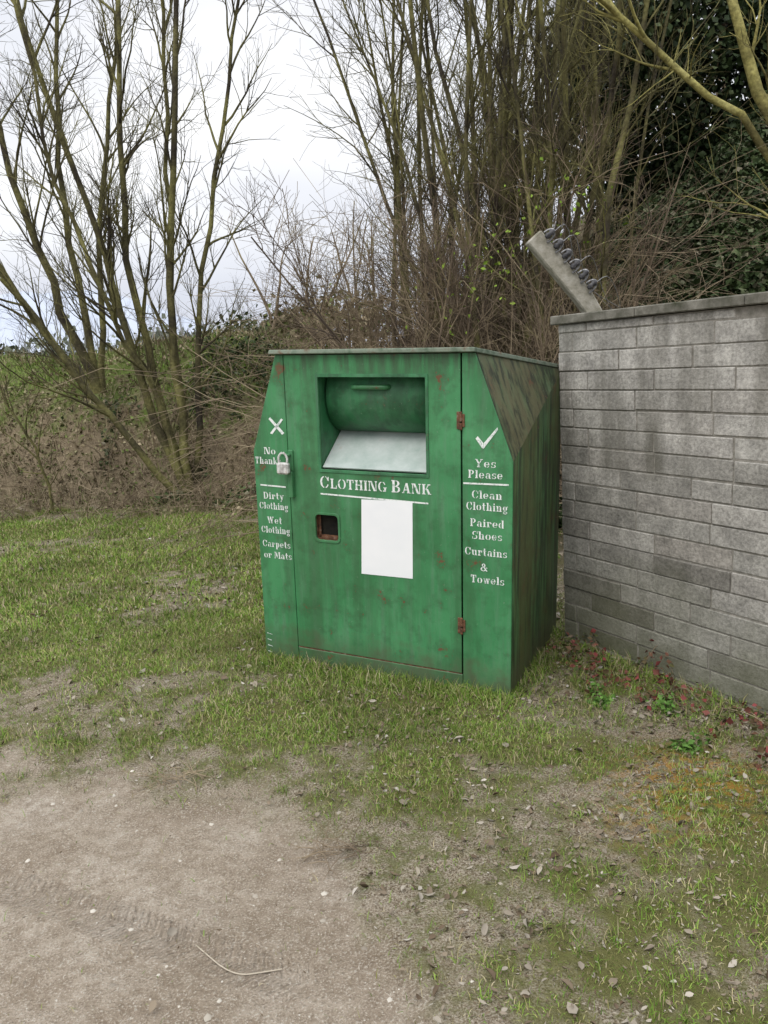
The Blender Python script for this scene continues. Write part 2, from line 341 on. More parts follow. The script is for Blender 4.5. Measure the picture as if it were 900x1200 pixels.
def tubes(parts):
    Vs=[];Fs=[];off=0
    for P,R,S in parts:
        N,K,_=P.shape
        T=np.zeros_like(P);T[:,1:-1]=P[:,2:]-P[:,:-2];T[:,0]=P[:,1]-P[:,0];T[:,-1]=P[:,-1]-P[:,-2];T=unit(T)
        ref=np.where(np.abs(T[:,:1,2:3])>.8,np.array([1.,0,0]),np.array([0,0,1.]))
        A=unit(np.cross(T,np.broadcast_to(ref,T.shape)));B=np.cross(T,A)
        th=np.arange(S)*2*PI/S
        V=P[:,:,None]+R[:,:,None,None]*(A[:,:,None]*np.cos(th)[:,None]+B[:,:,None]*np.sin(th)[:,None])
        Vs.append(V.reshape(-1,3))
        id_=np.arange(N*K*S).reshape(N,K,S)+off;nx_=np.roll(id_,-1,axis=2)
        Fs.append(np.stack([id_[:,:-1],nx_[:,:-1],nx_[:,1:],id_[:,1:]],-1).reshape(-1,4));off+=N*K*S
    return np.concatenate(Vs),np.concatenate(Fs)
def bez(pts,K):
    pts=np.array(pts,float);t=np.linspace(0,len(pts)-1,K);i=np.minimum(t.astype(int),len(pts)-2);f=t-i
    def g_(j): return pts[np.clip(j,0,len(pts)-1)]
    f=f[:,None];p0,p1,p2,p3=g_(i-1),g_(i),g_(i+1),g_(i+2)
    return .5*((2*p1)+(-p0+p2)*f+(2*p0-5*p1+4*p2-p3)*f**2+(-p0+3*p1-3*p2+p3)*f**3)
def barkmat(name,c1,c2,c3,bump=True):
    m,nt,b=newmat(name);g=G(nt);n1=g.noise(2.2,2)
    c=g.ramp(n1,[(.36,c1),(.52,c2),(.66,c3)])
    if bump:
        n2=g.noise(30,3);c=g.mix(1.,c,g.ramp(n2,[(.3,.5),(.7,1.15)]),'MULTIPLY');g.bump(n2,.5,.02,b)
    g.l(c,b.inputs['Base Color']);b.inputs['Roughness'].default_value=.9
    return m
mbark=barkmat('bark_lichen',(.05,.042,.03),(.125,.115,.05),(.22,.21,.08))
mtwig=barkmat('bark_twigs',(.08,.062,.046),(.17,.13,.09),(.24,.20,.115),False)
mbram=barkmat('bramble_stems',(.10,.075,.052),(.21,.165,.11),(.33,.27,.18),False)
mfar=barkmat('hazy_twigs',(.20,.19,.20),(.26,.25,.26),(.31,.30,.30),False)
def clear(P,R):
    k=(P[:,:,1].min(1)>5.65)
    return P[k],R[k]
def maketree(name,stems,K=14,n1=20,n2=7,n3=4,L1=1.5,L2=.7,L3=.35,rt=.016,mat=None,wig=.05):
    P=[];R=[]
    for s in stems:
        q=bez(s[0],K);q[1:-1]+=rng.normal(0,wig,(K-2,3))*.5;P.append(q);R.append(s[1]+(rt-s[1])*np.linspace(0,1,K)**.8)
    P=np.array(P);R=np.array(R)
    a=spawn(P,R,n1,.22,1,L1,.55,8,.017,.25,.10,.003)
    b=spawn(*a,n2,.15,1,L2,.6,6,.007,.16,.13,.002)
    parts=[(P,R,8),(*a,5),(*b,3)]
    if n3: parts.append((*spawn(*b,n3,.1,1,L3,.65,4,.0035,.1,.14,.0015),3))
    a0=spawn(P,R,5,.05,.6,.6,.9,6,.008,.3,.15,.002);parts.append((*a0,3))
    V,F=tubes(parts)
    return mesh_np(name,V,F,mat or mbark,smooth=True)
b0=(-2.35,9.5,.2)
st=[([b0,(-2.75,9.45,1.7),(-3.05,9.4,3.2),(-3.45,9.3,5.2),(-3.7,9.2,6.8)],.06),
 ([(-2.4,9.55,.2),(-2.6,9.6,1.6),(-2.75,9.6,3.2),(-2.55,9.7,5.5),(-2.4,9.7,7.2)],.066),
 ([(-2.3,9.5,.2),(-2.3,9.4,1.8),(-2.1,9.3,3.4),(-1.8,9.2,5.6),(-1.6,9.1,7)],.064),
 ([(-2.25,9.6,.2),(-2.1,9.7,1.5),(-1.9,9.8,3.0),(-1.5,9.9,4.7),(-1.2,10,6)],.045),
 ([(-2.45,9.4,.2),(-3.1,9.2,1.2),(-3.8,9.0,2.5),(-4.4,8.8,4.2),(-4.8,8.7,5.6)],.045),
 ([(-2.3,9.6,.2),(-2.4,9.9,1.9),(-2.3,10.1,3.7),(-2.2,10.3,5.6),(-2.1,10.4,7.2)],.045),
 ([(-2.35,9.45,.2),(-2.5,9.3,1.3),(-2.95,9.1,2.6),(-3.3,9,4.0),(-3.4,8.9,5.6)],.035)]
maketree('bare_tree',st,n1=18,n2=6,n3=4)
b0=(-3.75,11,1.4)
st=[([b0,(-4.1,10.9,2.6),(-4.4,10.8,3.9),(-4.7,10.7,6.2),(-4.9,10.6,8)],.08),
 ([(-3.8,11,1.4),(-4.5,10.9,2.5),(-5.2,10.8,3.8),(-6,10.6,5.4),(-6.5,10.5,7)],.06),
 ([(-3.7,11,1.4),(-3.9,11.1,3.0),(-3.9,11.1,4.6),(-3.7,11.2,6.4),(-3.6,11.2,8)],.06),
 ([(-3.7,11,1.4),(-3.55,11,2.8),(-3.3,11,4.3),(-2.9,11,6.0),(-2.6,11,7.6)],.05)]
maketree('bare_tree.001',st,n1=18,n2=6,n3=4,L1=1.7)
maketree('sapling',[([(-3.9,9.3,.1),(-4.0,9.2,.9),(-4.25,9.1,1.7),(-4.3,9.0,2.6)],.022)],n1=8,n2=4,n3=2,L1=.7,L2=.35,L3=.2,rt=.005)
st=[([(4.3,7.4,.9),(3.9,7.2,2.0),(3.42,7.0,3.06),(3.02,7,4.24),(2.5,7,5.9)],.12),
    ([(4.2,7.4,.95),(3.5,7.1,2.95),(2.75,7,3.63),(1.75,6.9,4.42),(.9,6.9,5.2)],.045),
    ([(4.4,7.4,.9),(4.4,7.3,2.6),(4.2,7.2,4.2),(4.1,7.1,6)],.09)]
mbarky=barkmat('bark_yellow_green',(.14,.125,.05),(.30,.275,.095),(.43,.40,.16))
maketree('leaning_tree',st,n1=7,n2=4,n3=2,L1=1.1,mat=mbarky)
def thicket(name,n,x0,x1,y0,y1,h0,h1,r,mat,n1,n2,n3,L1=1.3,lean=.13,K=9,wig=.07,rt=.006,lx=.0):
    x,y=scatter(n,x0,x1,y0,y1);pos=np.stack([x,y,H(x,y)-.05],-1)
    d=np.stack([rng.normal(lx,lean,n),rng.normal(-.05,lean,n),np.ones(n)],-1)
    P,R=grow(pos,d,rng.uniform(h0,h1,n),r*rng.uniform(.4,1.3,n),rt,K,.15,wig)
    a=spawn(P,R,n1,.12,1,L1,.6,7,.011,.16,.13,.003)
    b=spawn(*a,n2,.1,1,L1*.5,.65,5,.005,.1,.15,.002)
    parts=[(P,R,5),(*clear(*a),3),(*clear(*b),3)]
    if n3: parts.append((*clear(*spawn(*b,n3,.1,1,L1*.25,.7,4,.003,.05,.18,.0015)),3))
    V,F=tubes(parts);return mesh_np(name,V,F,mat,smooth=True)
thicket('shrub_thicket',22,.75,2.2,7.2,9.6,5,8,.045,mbark,13,6,3,1.4)
thicket('shrub_thicket.001',30,.25,3.2,9.5,12.5,5,8.5,.05,mbark,13,6,3,1.5)
thicket('shrub_thicket.002',36,.05,1.8,6.8,9.5,1.6,3.2,.018,mtwig,12,6,3,1.0,.35)
thicket('shrub_thicket.003',26,3.0,9,12.6,16,4,7,.06,mtwig,12,6,3,1.6)
def tangle(name,n,x0,x1,y0,y1,L,mat,up=.9,ck=True):
    x,y=scatter(n,x0,x1,y0,y1);pos=np.stack([x,y,H(x,y)],-1);d=np.stack([rng.normal(0,.6,n),rng.normal(0,.6,n),rng.uniform(.5,1.6,n)],-1)
    P,R=grow(pos,d,L*rng.uniform(.4,1.4,n),rng.uniform(.003,.007,n),.002,9,-up,.16)
    if ck: P,R=clear(P,R)
    a=spawn(P,R,4,.1,1,L*.3,.8,4,.003,-.2,.2,.001)
    if ck: a=clear(*a)
    V,F=tubes([(P,R,3),(*a,3)]);return mesh_np(name,V,F,mat,smooth=True)
tangle('bramble_thicket',1900,-.1,2.1,6.3,9.8,2.7,mbram,.8)
tangle('bramble_thicket.001',520,-6,.1,8.9,11.0,.8,mbram)
tangle('bramble_thicket.002',60,2.4,6,8,12,.8,mbram)
def crown(c,rad,nclump,nl,ls,cs=.35):
    d=unit(rng.normal(size=(nclump,3)))*rng.uniform(.25,1,(nclump,1))**.5
    cc=np.array(c)+d*np.array(rad)
    C=(cc[:,None]+rng.normal(0,cs,(nclump,nl,3))*rng.uniform(.4,1.2,(nclump,1,1))).reshape(-1,3)
    return C,rng.uniform(ls*.6,ls*1.4,len(C))
mever=islandmat('evergreen_leaves',[(0,(.012,.02,.009)),(.5,(.028,.046,.018)),(.85,(.05,.075,.03)),(1,(.10,.13,.06))],1.2,.55,.5)
e=empty('evergreen_tree',(0,0,0))
C1,S1=crown((4.9,12.2,4.9),(2.4,.9,1.7),140,220,.10)
leaves('foliage',C1,S1,mever,e,aspect=.7)
V,F=tubes([(np.array([bez([(4.9,12.3,3),(4.8,12.2,4.3),(4.6,12.2,6)],8)]),np.linspace(.16,.05,8)[None],8)])
mesh_np('trunk',V,F,mtwig,e,True)
C2,S2=crown((1.8,10.2,1.6),(1.7,.6,.9),26,90,.06,.22)
leaves('ivy',C2,S2,mivy,aspect=.8)
mbud=islandmat('fresh_leaves',[(0,(.15,.25,.03)),(1,(.30,.42,.07))],2,.2,.6)
C3=[]
for c_ in [(1.25,7.0,2.45),(.75,7.0,2.1),(1.0,6.9,2.3),(1.5,7.1,2.9),(1.9,7.3,2.6)]: C3.append(np.array(c_)+rng.normal(0,.16,(30,3)))
leaves('fresh_leaf_sprigs',np.concatenate(C3),rng.uniform(.03,.06,150),mbud,aspect=.6)
def far_hedge(name,n,x0,x1,y0,y1,h,mat):
    return thicket(name,n,x0,x1,y0,y1,h*.6,h,.05,mat,8,5,0,1.4,.25,rt=.012)
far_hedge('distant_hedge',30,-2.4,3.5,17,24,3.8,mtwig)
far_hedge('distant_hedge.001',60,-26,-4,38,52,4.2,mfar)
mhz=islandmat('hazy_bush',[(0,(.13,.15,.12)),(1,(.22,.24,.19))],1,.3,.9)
C4,S4=crown((-3.3,25,2.3),(1.3,1.0,.6),34,100,.16,.3)
leaves('distant_bush',C4,S4,mivy,aspect=.8)
C4,S4=crown((-.9,20,2.3),(1.5,1.3,.9),30,110,.14,.35)
leaves('distant_bush.001',C4,S4,mdead,aspect=.8)
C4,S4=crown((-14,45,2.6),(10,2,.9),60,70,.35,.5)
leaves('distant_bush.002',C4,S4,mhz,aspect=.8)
hx=np.linspace(-700,500,120);hy=np.array([420,520,640.]);hh=6+44*sm((-20-hx)/160)*(.6+.8*fbm(hx*.005,hx*0,5))+5*fbm(hx*.05,hx*0,6)
V=np.concatenate([np.stack([hx,hx*0+hy[0],hx*0-2],-1),np.stack([hx,hx*0+hy[1],hh],-1),np.stack([hx,hx*0+hy[2],hh*.6],-1)])
i=np.arange(119);Fh=np.concatenate([np.stack([i+120*k,i+1+120*k,i+121+120*k,i+120+120*k],-1) for k in (0,1)])
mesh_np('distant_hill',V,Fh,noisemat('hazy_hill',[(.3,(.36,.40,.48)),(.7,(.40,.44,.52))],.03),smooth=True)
# ---------------------------------------------------------------- block wall
wall=empty('block_wall')
wall.location=(WO[0],WO[1],0); wall.rotation_euler=(0,0,WA)
TH=.2;TOP=1.72;CH=.1008;Lw=4.3
m,nt,b=newmat('concrete_block');g=G(nt)
isl=g.island();n1=g.noise(1.6,4);n2=g.noise(60,5,.7);n3=g.noise(9,4)
zz=g.xyz()[2]
c=g.ramp(isl,[(0,(.18,.17,.15)),(.2,(.27,.26,.235)),(.5,(.33,.32,.29)),(.8,(.38,.365,.335)),(1,(.26,.24,.21))])
up_=g.math('ADD',g.math('MULTIPLY',zz,1/1.1),g.math('MULTIPLY',g.math('SUBTRACT',n1,.5),1.6))
c=g.mix(g.ramp(up_,[(.80,0.),(1.2,.6)]),c,(.46,.445,.41))
c=g.mix(1.,c,g.ramp(n3,[(.3,.62),(.65,1.1)]),'MULTIPLY')
c=g.mix(1.,c,g.ramp(n2,[(.3,.55),(.6,1.14)]),'MULTIPLY')
c=g.mix(g.ramp(g.math('ADD',zz,g.math('MULTIPLY',n1,.9)),[(.35,.85),(1.05,0.)]),c,(.105,.112,.06))
st_=g.noise(5,4,.6,g.coord((1,1,.12)))
c=g.mix(g.math('MULTIPLY',g.ramp(st_,[(.46,0.),(.66,.75)]),g.ramp(zz,[(.9,0.),(1.7,1.)])),c,(.11,.105,.085))
c=g.mix(g.ramp(g.math('ADD',zz,g.math('MULTIPLY',n3,.12)),[(1.66,0.),(1.78,.6)]),c,(.12,.115,.09))
g.l(c,b.inputs['Base Color']);b.inputs['Roughness'].default_value=.92
g.bump(g.math('ADD',n2,g.math('MULTIPLY',n3,.6)),.6,.008,b)
mblock=m
mmort=noisemat('mortar',[(.3,(.15,.145,.12)),(.7,(.30,.28,.25))],30,5,.95,.4,.01)
mcop=noisemat('coping_concrete',[(.3,(.045,.05,.03)),(.5,(.12,.115,.095)),(.7,(.23,.22,.19))],9,6,.95,.6,.01)
def box(x0,x1,y0,y1,z0,z1,bev=0,jit=0):
    bm=bmesh.new();bmesh.ops.create_cube(bm,size=1)
    for v in bm.verts: v.co=Vector(((x0+x1)/2+v.co.x*(x1-x0),(y0+y1)/2+v.co.y*(y1-y0),(z0+z1)/2+v.co.z*(z1-z0)))
    if bev: bmesh.ops.bevel(bm,geom=bm.edges[:],offset=bev,segments=1,affect='EDGES')
    return bm
def bm_arrays(bm):
    bm.verts.ensure_lookup_table()
    V=np.array([v.co[:] for v in bm.verts]);F=[[v.index for v in f.verts] for f in bm.faces];bm.free();return V,F
def join(parts,name,mat,parent,smooth=False):
    Vs=[];Fs=[];o=0
    for V,F in parts:
        Vs+=[tuple(v) for v in V];Fs+=[[i+o for i in f] for f in F];o+=len(V)
    me=bpy.data.meshes.new(name);me.from_pydata(Vs,[],Fs)
    if smooth: me.polygons.foreach_set('use_smooth',[True]*len(me.polygons))
    for mm in (mat if isinstance(mat,list) else [mat]): me.materials.append(mm)
    me.update();return link(bpy.data.objects.new(name,me),parent)
parts=[];row=0;z=-.14
while z<TOP-.02:
    z1=min(z+CH,TOP);x0=0.;first=True
    while x0<Lw:
        if first: l=[.44,.22,.335,.11][(row*3)%4] if row%2 else [.215,.44,.1][row%3]; first=False
        else: l=.445
        if rng.random()<.06: l=.22
        x1=min(x0+l,Lw+.01)
        if x1-x0>.03:
            j=rng.normal(0,.0022);q=rng.normal(0,.0012,2)
            parts.append(bm_arrays(box(x0+.004,x1-.004,j,.09,z+.0035+q[0],z1-.0035+q[1],.0035)))
        x0=x1
    z+=CH;row+=1
join(parts,'blocks',mblock,wall)
join([bm_arrays(box(.003,Lw,.006,TH,-.3,TOP))],'mortar',mmort,wall)
parts=[];x0=-.03
while x0<Lw: 
    l=.6+rng.uniform(-.02,.02);parts.append(bm_arrays(box(x0,x0+l-.004,-.028,TH+.03,TOP+.002+rng.normal(0,.001),TOP+.05,.005)));x0+=l
join(parts,'coping',mcop,wall)
# ---------------------------------------------------------------- concrete cranked fence post
post=empty('concrete_fence_post')
mpost=noisemat('post_concrete',[(.3,(.15,.145,.105)),(.5,(.28,.265,.22)),(.7,(.38,.365,.32))],14,6,.95,.6,.01)
def prism(path,wd_,dp):
    P=np.array(path,float);V=[];F=[]
    for i,q in enumerate(P):
        t=P[min(i+1,len(P)-1)]-P[max(i-1,0)];t/=np.linalg.norm(t)
        side=np.array([t[2],0,-t[0]]);yy=np.array([0,1.,0])
        for a_,b_ in ((-1,-1),(1,-1),(1,1),(-1,1)): V.append(q+side*a_*wd_/2+yy*b_*dp/2)
    for i in range(len(P)-1):
        for k in range(4): F.append([i*4+k,i*4+(k+1)%4,i*4+4+(k+1)%4,i*4+4+k])
    F+= [[3,2,1,0],[len(V)-4,len(V)-3,len(V)-2,len(V)-1]];return V,F
o_=join([prism([(1.30,4.8,-.2),(1.30,4.8,1.78),(1.24,4.8,1.88),(.955,4.8,2.235)],.10,.10)],'post',mpost,post)
bv=o_.modifiers.new('b','BEVEL');bv.width=.008
mrust=noisemat('rusty_metal',[(.35,(.06,.035,.025)),(.55,(.16,.075,.04)),(.7,(.24,.21,.18))],40,5,.7,.5,.004)
mgal=noisemat('galvanised_metal',[(.35,(.10,.10,.10)),(.55,(.24,.24,.24)),(.7,(.45,.45,.45))],60,5,.5,.3,.003,metal=.4)
mins=noisemat('dark_insulator',[(.35,(.025,.025,.028)),(.6,(.07,.07,.075)),(.75,(.2,.19,.18))],50,4,.45)
arcs=[];ax=np.array([-.285,0,.355]);axn=ax/np.linalg.norm(ax);sd_=np.array([axn[2],0,-axn[0]])
ins=[]
for k in range(6):
    c0=np.array([1.24,4.76,1.88])+ax*(.06+.165*k)+sd_*.05
    t=np.linspace(0,PI*1.15,9)[:,None]
    q=c0+sd_*np.sin(t)*.05+axn*(np.cos(t)*.028)+np.array([0,-.02,0])
    arcs.append(q)
    ins.append(np.array([c0+np.array([0,-.03,0])+sd_*(-.012+.015*j) for j in range(5)]))
A_=np.array(arcs);V,F=tubes([(A_,np.full(A_.shape[:2],.0065),6)]);mesh_np('wire_loops',V,F,mgal,post,True)
I_=np.array(ins);V,F=tubes([(I_,np.tile(np.array([.010,.020,.012,.020,.008]),(6,1)),10)]);mesh_np('insulators',V,F,mins,post)
ws=[]
for k in range(6):
    c0=A_[k][4];q=bez([c0,c0+np.array([.10,.1,.03]),c0+np.array([.22,.3,-.10-.03*k]),c0+np.array([.35+.04*k,.6,-.42])],12);ws.append(q)
ws=np.array(ws);V,F=tubes([(ws[[0,2,4,5]],np.full((4,12),.0025),4)]);mesh_np('wires',V,F,mgal,post,True)
# ---------------------------------------------------------------- clothing bank
bank_=empty('clothing_bank',(-.7027,4.2182,.0088)); bank_.rotation_mode='XYZ'
cy,sy=math.cos(YA),math.sin(YA);ct,s_t=math.cos(.05),math.sin(.05);cq,sq=math.cos(.0208),math.sin(.0208)
Rm=Matrix(((cy,-sy,0),(sy,cy,0),(0,0,1)))@Matrix(((ct,0,s_t),(0,1,0),(-s_t,0,ct)))@Matrix(((1,0,0),(0,cq,-sq),(0,sq,cq)))
bank_.rotation_euler=Rm.to_euler('XYZ')
W,Dp,Ht,HK,INS,HB,INL=1.388,1.015,1.661,1.168,.178,1.523,.162
def paint(name,base,dirty,dirt_amt,seed=0,rust=.5,rough=.42,streak=.35,dth=.46,black=0.,top=0.):
    m,nt,b=newmat(name);g=G(nt)
    co=g.coord();mp=g.n('ShaderNodeMapping');mp.inputs['Location'].default_value=(seed,seed*.7,0);g.l(co,mp.inputs[0]);co=mp.outputs[0]
    mp2=g.n('ShaderNodeMapping');mp2.inputs['Scale'].default_value=(1,1,.1);g.l(co,mp2.inputs[0])
    nA=g.noise(2.2,5,.6,co,.5);nS=g.noise(26,4,.65,mp2.outputs[0]);nF=g.noise(70,4,.7,co);nM=g.noise(8,6,.65,co)
    nL=g.noise(5,6,.7,mp2.outputs[0],.3)
    zz=g.xyz()[2]
    c=g.mix(g.ramp(nA,[(.32,0.),(.66,1.)]),base,tuple(v*1.45+.015 for v in base))
    c=g.mix(g.ramp(nS,[(.48,0.),(.72,streak)]),c,tuple(v*.55+.12 for v in base))
    c=g.mix(g.math('MULTIPLY',g.ramp(nL,[(dth,0.),(dth+.16,1.)]),dirt_amt),c,dirty)
    c=g.mix(g.math('MULTIPLY',g.ramp(nM,[(dth+.03,0.),(dth+.16,1.)]),dirt_amt*.8),c,tuple(v*.8 for v in dirty))
    if black: c=g.mix(g.math('MULTIPLY',g.ramp(g.math('ADD',g.math('MULTIPLY',nS,.6),g.math('MULTIPLY',nL,.4)),[(.44,1.),(.54,0.)]),black),c,(.018,.024,.014))
    if top: c=g.mix(g.math('MULTIPLY',g.math('MULTIPLY',g.ramp(zz,[(1.50,0.),(1.66,1.)]) if False else g.math('MULTIPLY',g.math('SUBTRACT',zz,1.50),6.,True),g.ramp(nS,[(.42,0.),(.58,1.)])),top),c,(.03,.045,.022))
    c=g.mix(g.ramp(nF,[(.64,0.),(.69,.4)]),c,(.24,.30,.24))
    rm=g.math('MULTIPLY',g.ramp(g.math('ADD',g.math('MULTIPLY',nM,.7),g.math('MULTIPLY',nF,.3)),[(.60,0.),(.625,1.)]),rust)
    c=g.mix(rm,c,(.14,.055,.028))
    low=g.ramp(g.math('ADD',zz,g.math('MULTIPLY',g.math('SUBTRACT',nM,.5),.6)),[(.02,.75),(.22,0.)])
    c=g.mix(low,c,(.08,.078,.045))
    g.l(c,b.inputs['Base Color']);g.l(g.ramp(nA,[(.3,rough-.08),(.7,rough+.2)]),b.inputs['Roughness'])
    b.inputs['Specular IOR Level'].default_value=.4
    n0=g.bump(g.noise(3,2,.5,co),.4,.03,None);g.bump(nF,.12,.003,b,n0)
    return m
mgreen=paint('green_paint',(.034,.172,.063),(.036,.095,.038),.55,0,.85,.42,.4,.46,0.,.8)
mside=paint('green_paint_dirty_side',(.042,.135,.038),(.095,.10,.035),.75,3.3,.5,.5,.3,.44,.8)
mcham=paint('green_paint_mossy',(.045,.085,.03),(.10,.088,.045),.8,6.1,.6,.55,.25,.42,.9)
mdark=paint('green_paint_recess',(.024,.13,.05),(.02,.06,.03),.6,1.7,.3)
mlid=noisemat('lid_paint',[(.35,(.08,.12,.08)),(.55,(.19,.23,.18)),(.7,(.13,.08,.05))],14,6,.6)
mtray=noisemat('tray_metal',[(.3,(.28,.35,.32)),(.6,(.43,.48,.46)),(.75,(.34,.31,.25))],7,6,.5)
mwhite=noisemat('white_label',[(.3,(.76,.78,.80)),(.7,(.82,.83,.84))],4,3,.5)
mblack=noisemat('dark_interior',[(.3,(.01,.01,.009)),(.7,(.03,.028,.02))],12,3,.9)
m,nt,b=newmat('white_stencil_paint');g=G(nt);nn=g.noise(60,5,.7)
g.l(g.ramp(nn,[(.34,(.20,.34,.26)),(.48,(.74,.77,.75))]),b.inputs['Base Color']);b.inputs['Roughness'].default_value=.6;mst=m
t=.011
V=[(0,t,0),(W,t,0),(W,t,HK),(W-INS,t,Ht),(INL,t,Ht),(0,t,HK),(0,Dp,0),(W,Dp,0),(W,Dp,HB),(0,Dp,HB)]
def pmesh(name,V,F,mat,idx=None,parent=bank_,bev=0,smooth=False):
    me=bpy.data.meshes.new(name);me.from_pydata(V,[],F)
    for mm in (mat if isinstance(mat,list) else [mat]): me.materials.append(mm)
    if idx: 
        for p_,i_ in zip(me.polygons,idx): p_.material_index=i_
    me.update();o=link(bpy.data.objects.new(name,me),parent)
    if bev: q=o.modifiers.new('b','BEVEL');q.width=bev;q.segments=2;q.limit_method='ANGLE'
    if smooth: me.polygons.foreach_set('use_smooth',[True]*len(me.polygons))
    return o
F=[[1,7,8,2],[2,8,3],[3,8,9,4],[4,9,5],[5,9,6,0],[7,6,9,8],[0,6,7,1]]
pmesh('body_shell',V,F,[mside,mcham],[0,1,1,1,0,0,0])
def rrect(x0,x1,z0,z1,r,seg=4):
    pts=[]
    for cx,cz,a0 in ((x1-r,z1-r,0),(x0+r,z1-r,90),(x0+r,z0+r,180),(x1-r,z0+r,270)):
        for k in range(seg+1):
            a=math.radians(a0+90*k/seg);pts.append((cx+r*math.cos(a),cz+r*math.sin(a)))
    return pts
def plate(name,outer,holes,mat,y0=0.,y1=.011,bev=.002):
    bm=bmesh.new();ed=[]
    for lp in [outer]+holes:
        vs=[bm.verts.new((x,y0,z)) for x,z in lp]
        for i in range(len(vs)): ed.append(bm.edges.new((vs[i],vs[(i+1)%len(vs)])))
    bmesh.ops.triangle_fill(bm,use_beauty=True,use_dissolve=True,edges=ed)
    bmesh.ops.recalc_face_normals(bm,faces=bm.faces[:])
    r_=bmesh.ops.extrude_face_region(bm,geom=bm.faces[:])
    for v in [q for q in r_['geom'] if isinstance(q,bmesh.types.BMVert)]: v.co.y=y1
    bmesh.ops.recalc_face_normals(bm,faces=bm.faces[:])
    me=bpy.data.meshes.new(name);bm.to_mesh(me);bm.free();me.materials.append(mat)
    o=link(bpy.data.objects.new(name,me),bank_)
    if bev: q=o.modifiers.new('b','BEVEL');q.width=bev;q.segments=1;q.limit_method='ANGLE'
    return o
hx0,hx1,hz0,hz1=.400,.968,1.088,1.548
wx0,wx1,wz0,wz1=.352,.482,.718,.852
SL,SR_=.208,1.143
plate('left_front_panel',[(0,0),(SL-.0015,0),(SL-.0015,Ht-.004),(INL,Ht-.004),(0,HK)],[],mgreen)
plate('door',[(SL+.0015,.108),(SR_-.004,.098),(SR_-.004,Ht-.006),(SL+.0015,Ht-.006)],[rrect(hx0,hx1,hz0,hz1,.004,2),rrect(wx0,wx1,wz0,wz1,.02)],mgreen)
plate('right_front_panel',[(SR_+.004,.0),(W,0),(W,HK),(W-INS,Ht-.004),(SR_+.004,Ht-.004)],[],mgreen)
plate('bottom_skirt',[(SL+.0015,0),(SR_+.001,0),(SR_+.001,.091),(SL+.0015,.100)],[],mgreen,.001)
plate('rust_line',[(SL+.002,.1005),(SR_-.004,.0915),(SR_-.004,.0975),(SL+.002,.1075)],[],mrust,.003,.009,0)
plate('hopper_frame',rrect(hx0-.014,hx1+.014,hz0-.014,hz1+.016,.004,2),[rrect(hx0,hx1,hz0,hz1,.003,2)],mdark,-.005,-.0005,.001)
plate('window_frame',rrect(wx0-.012,wx1+.012,wz0-.012,wz1+.012,.026),[rrect(wx0,wx1,wz0,wz1,.02)],mgreen,-.005,-.0005,.001)
d=.42
V=[(hx0,.0115,hz0),(hx1,.0115,hz0),(hx1,.0115,hz1),(hx0,.0115,hz1),(hx0,d,hz0),(hx1,d,hz0),(hx1,d,hz1),(hx0,d,hz1)]
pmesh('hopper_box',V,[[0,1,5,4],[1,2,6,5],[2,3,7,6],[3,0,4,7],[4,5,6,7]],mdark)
K=28;V=[];F=[];cyy,cz,rr=.245,1.445,.19
for i_ in range(K):
    a=2*PI*i_/K
    for xx in (hx0+.012,hx1-.012): V.append((xx,cyy-rr*math.cos(a),cz+rr*math.sin(a)))
for i_ in range(K): j=(i_+1)%K;F.append([2*i_,2*j,2*j+1,2*i_+1])
F.append([2*i_ for i_ in range(K)][::-1]);F.append([2*i_+1 for i_ in range(K)])
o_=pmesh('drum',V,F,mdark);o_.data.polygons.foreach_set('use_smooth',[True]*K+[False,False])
hb=bez([(.565,.085,1.497),(.575,.044,1.497),(.66,.038,1.497),(.745,.044,1.497),(.755,.085,1.497)],14)
V,F=tubes([(hb[None],np.full((1,14),.013),8)]);mesh_np('drum_handle',V,F,mgreen,bank_,True)
V=[(hx0+.004,.006,hz0+.012),(hx1-.004,.006,hz0+.012),(hx1-.004,.26,1.285),(hx0+.004,.26,1.285)]
V+=[(x_,y_+.004,z_-.006) for x_,y_,z_ in V]
pmesh('tray',V,[[0,1,2,3],[7,6,5,4],[0,4,5,1],[1,5,6,2],[2,6,7,3],[3,7,4,0]],mtray)
V=[];F=[];q=rrect(wx0-.002,wx1+.002,wz0-.002,wz1+.002,.02)
for y_ in (.0115,.05): V+=[(x_,y_,z_) for x_,z_ in q]
n=len(q);F=[[i_,(i_+1)%n,n+(i_+1)%n,n+i_] for i_ in range(n)]+[[n+i_ for i_ in range(n)]]
pmesh('window_recess',V,F,[mrust,mblack],[0]*n+[1])
pmesh('window_bar',*[ [ (wx0,.03,wz0),(wx0+.014,.03,wz0),(wx0+.014,.03,wz1),(wx0,.03,wz1),(wx0,.03,wz0),(wx1,.03,wz0),(wx1,.03,wz0+.022),(wx0,.03,wz0+.022)], [[0,1,2,3],[4,5,6,7]] ],mrust)
pmesh('paper_label',[(.606,-.002,.559),(.887,-.002,.562),(.893,-.002,.952),(.619,-.002,.947),(.606,-.0003,.559),(.887,-.0003,.562),(.893,-.0003,.952),(.619,-.0003,.947)],[[0,1,2,3],[0,4,5,1],[1,5,6,2],[2,6,7,3],[3,7,4,0]],mwhite)
V=[(INL-.022,-.03,Ht+.002),(W-INS+.006,-.03,Ht+.002),(W+.004,Dp+.01,HB+.004),(-.004,Dp+.01,HB+.004)]
V+=[(x_,y_,z_+.020) for x_,y_,z_ in V]
V[4]=(INL-.018,-.026,Ht+.022)
pmesh('lid',V,[[3,2,1,0],[4,5,6,7],[0,1,5,4],[1,2,6,5],[2,3,7,6],[3,0,4,7]],mlid,bev=.003)
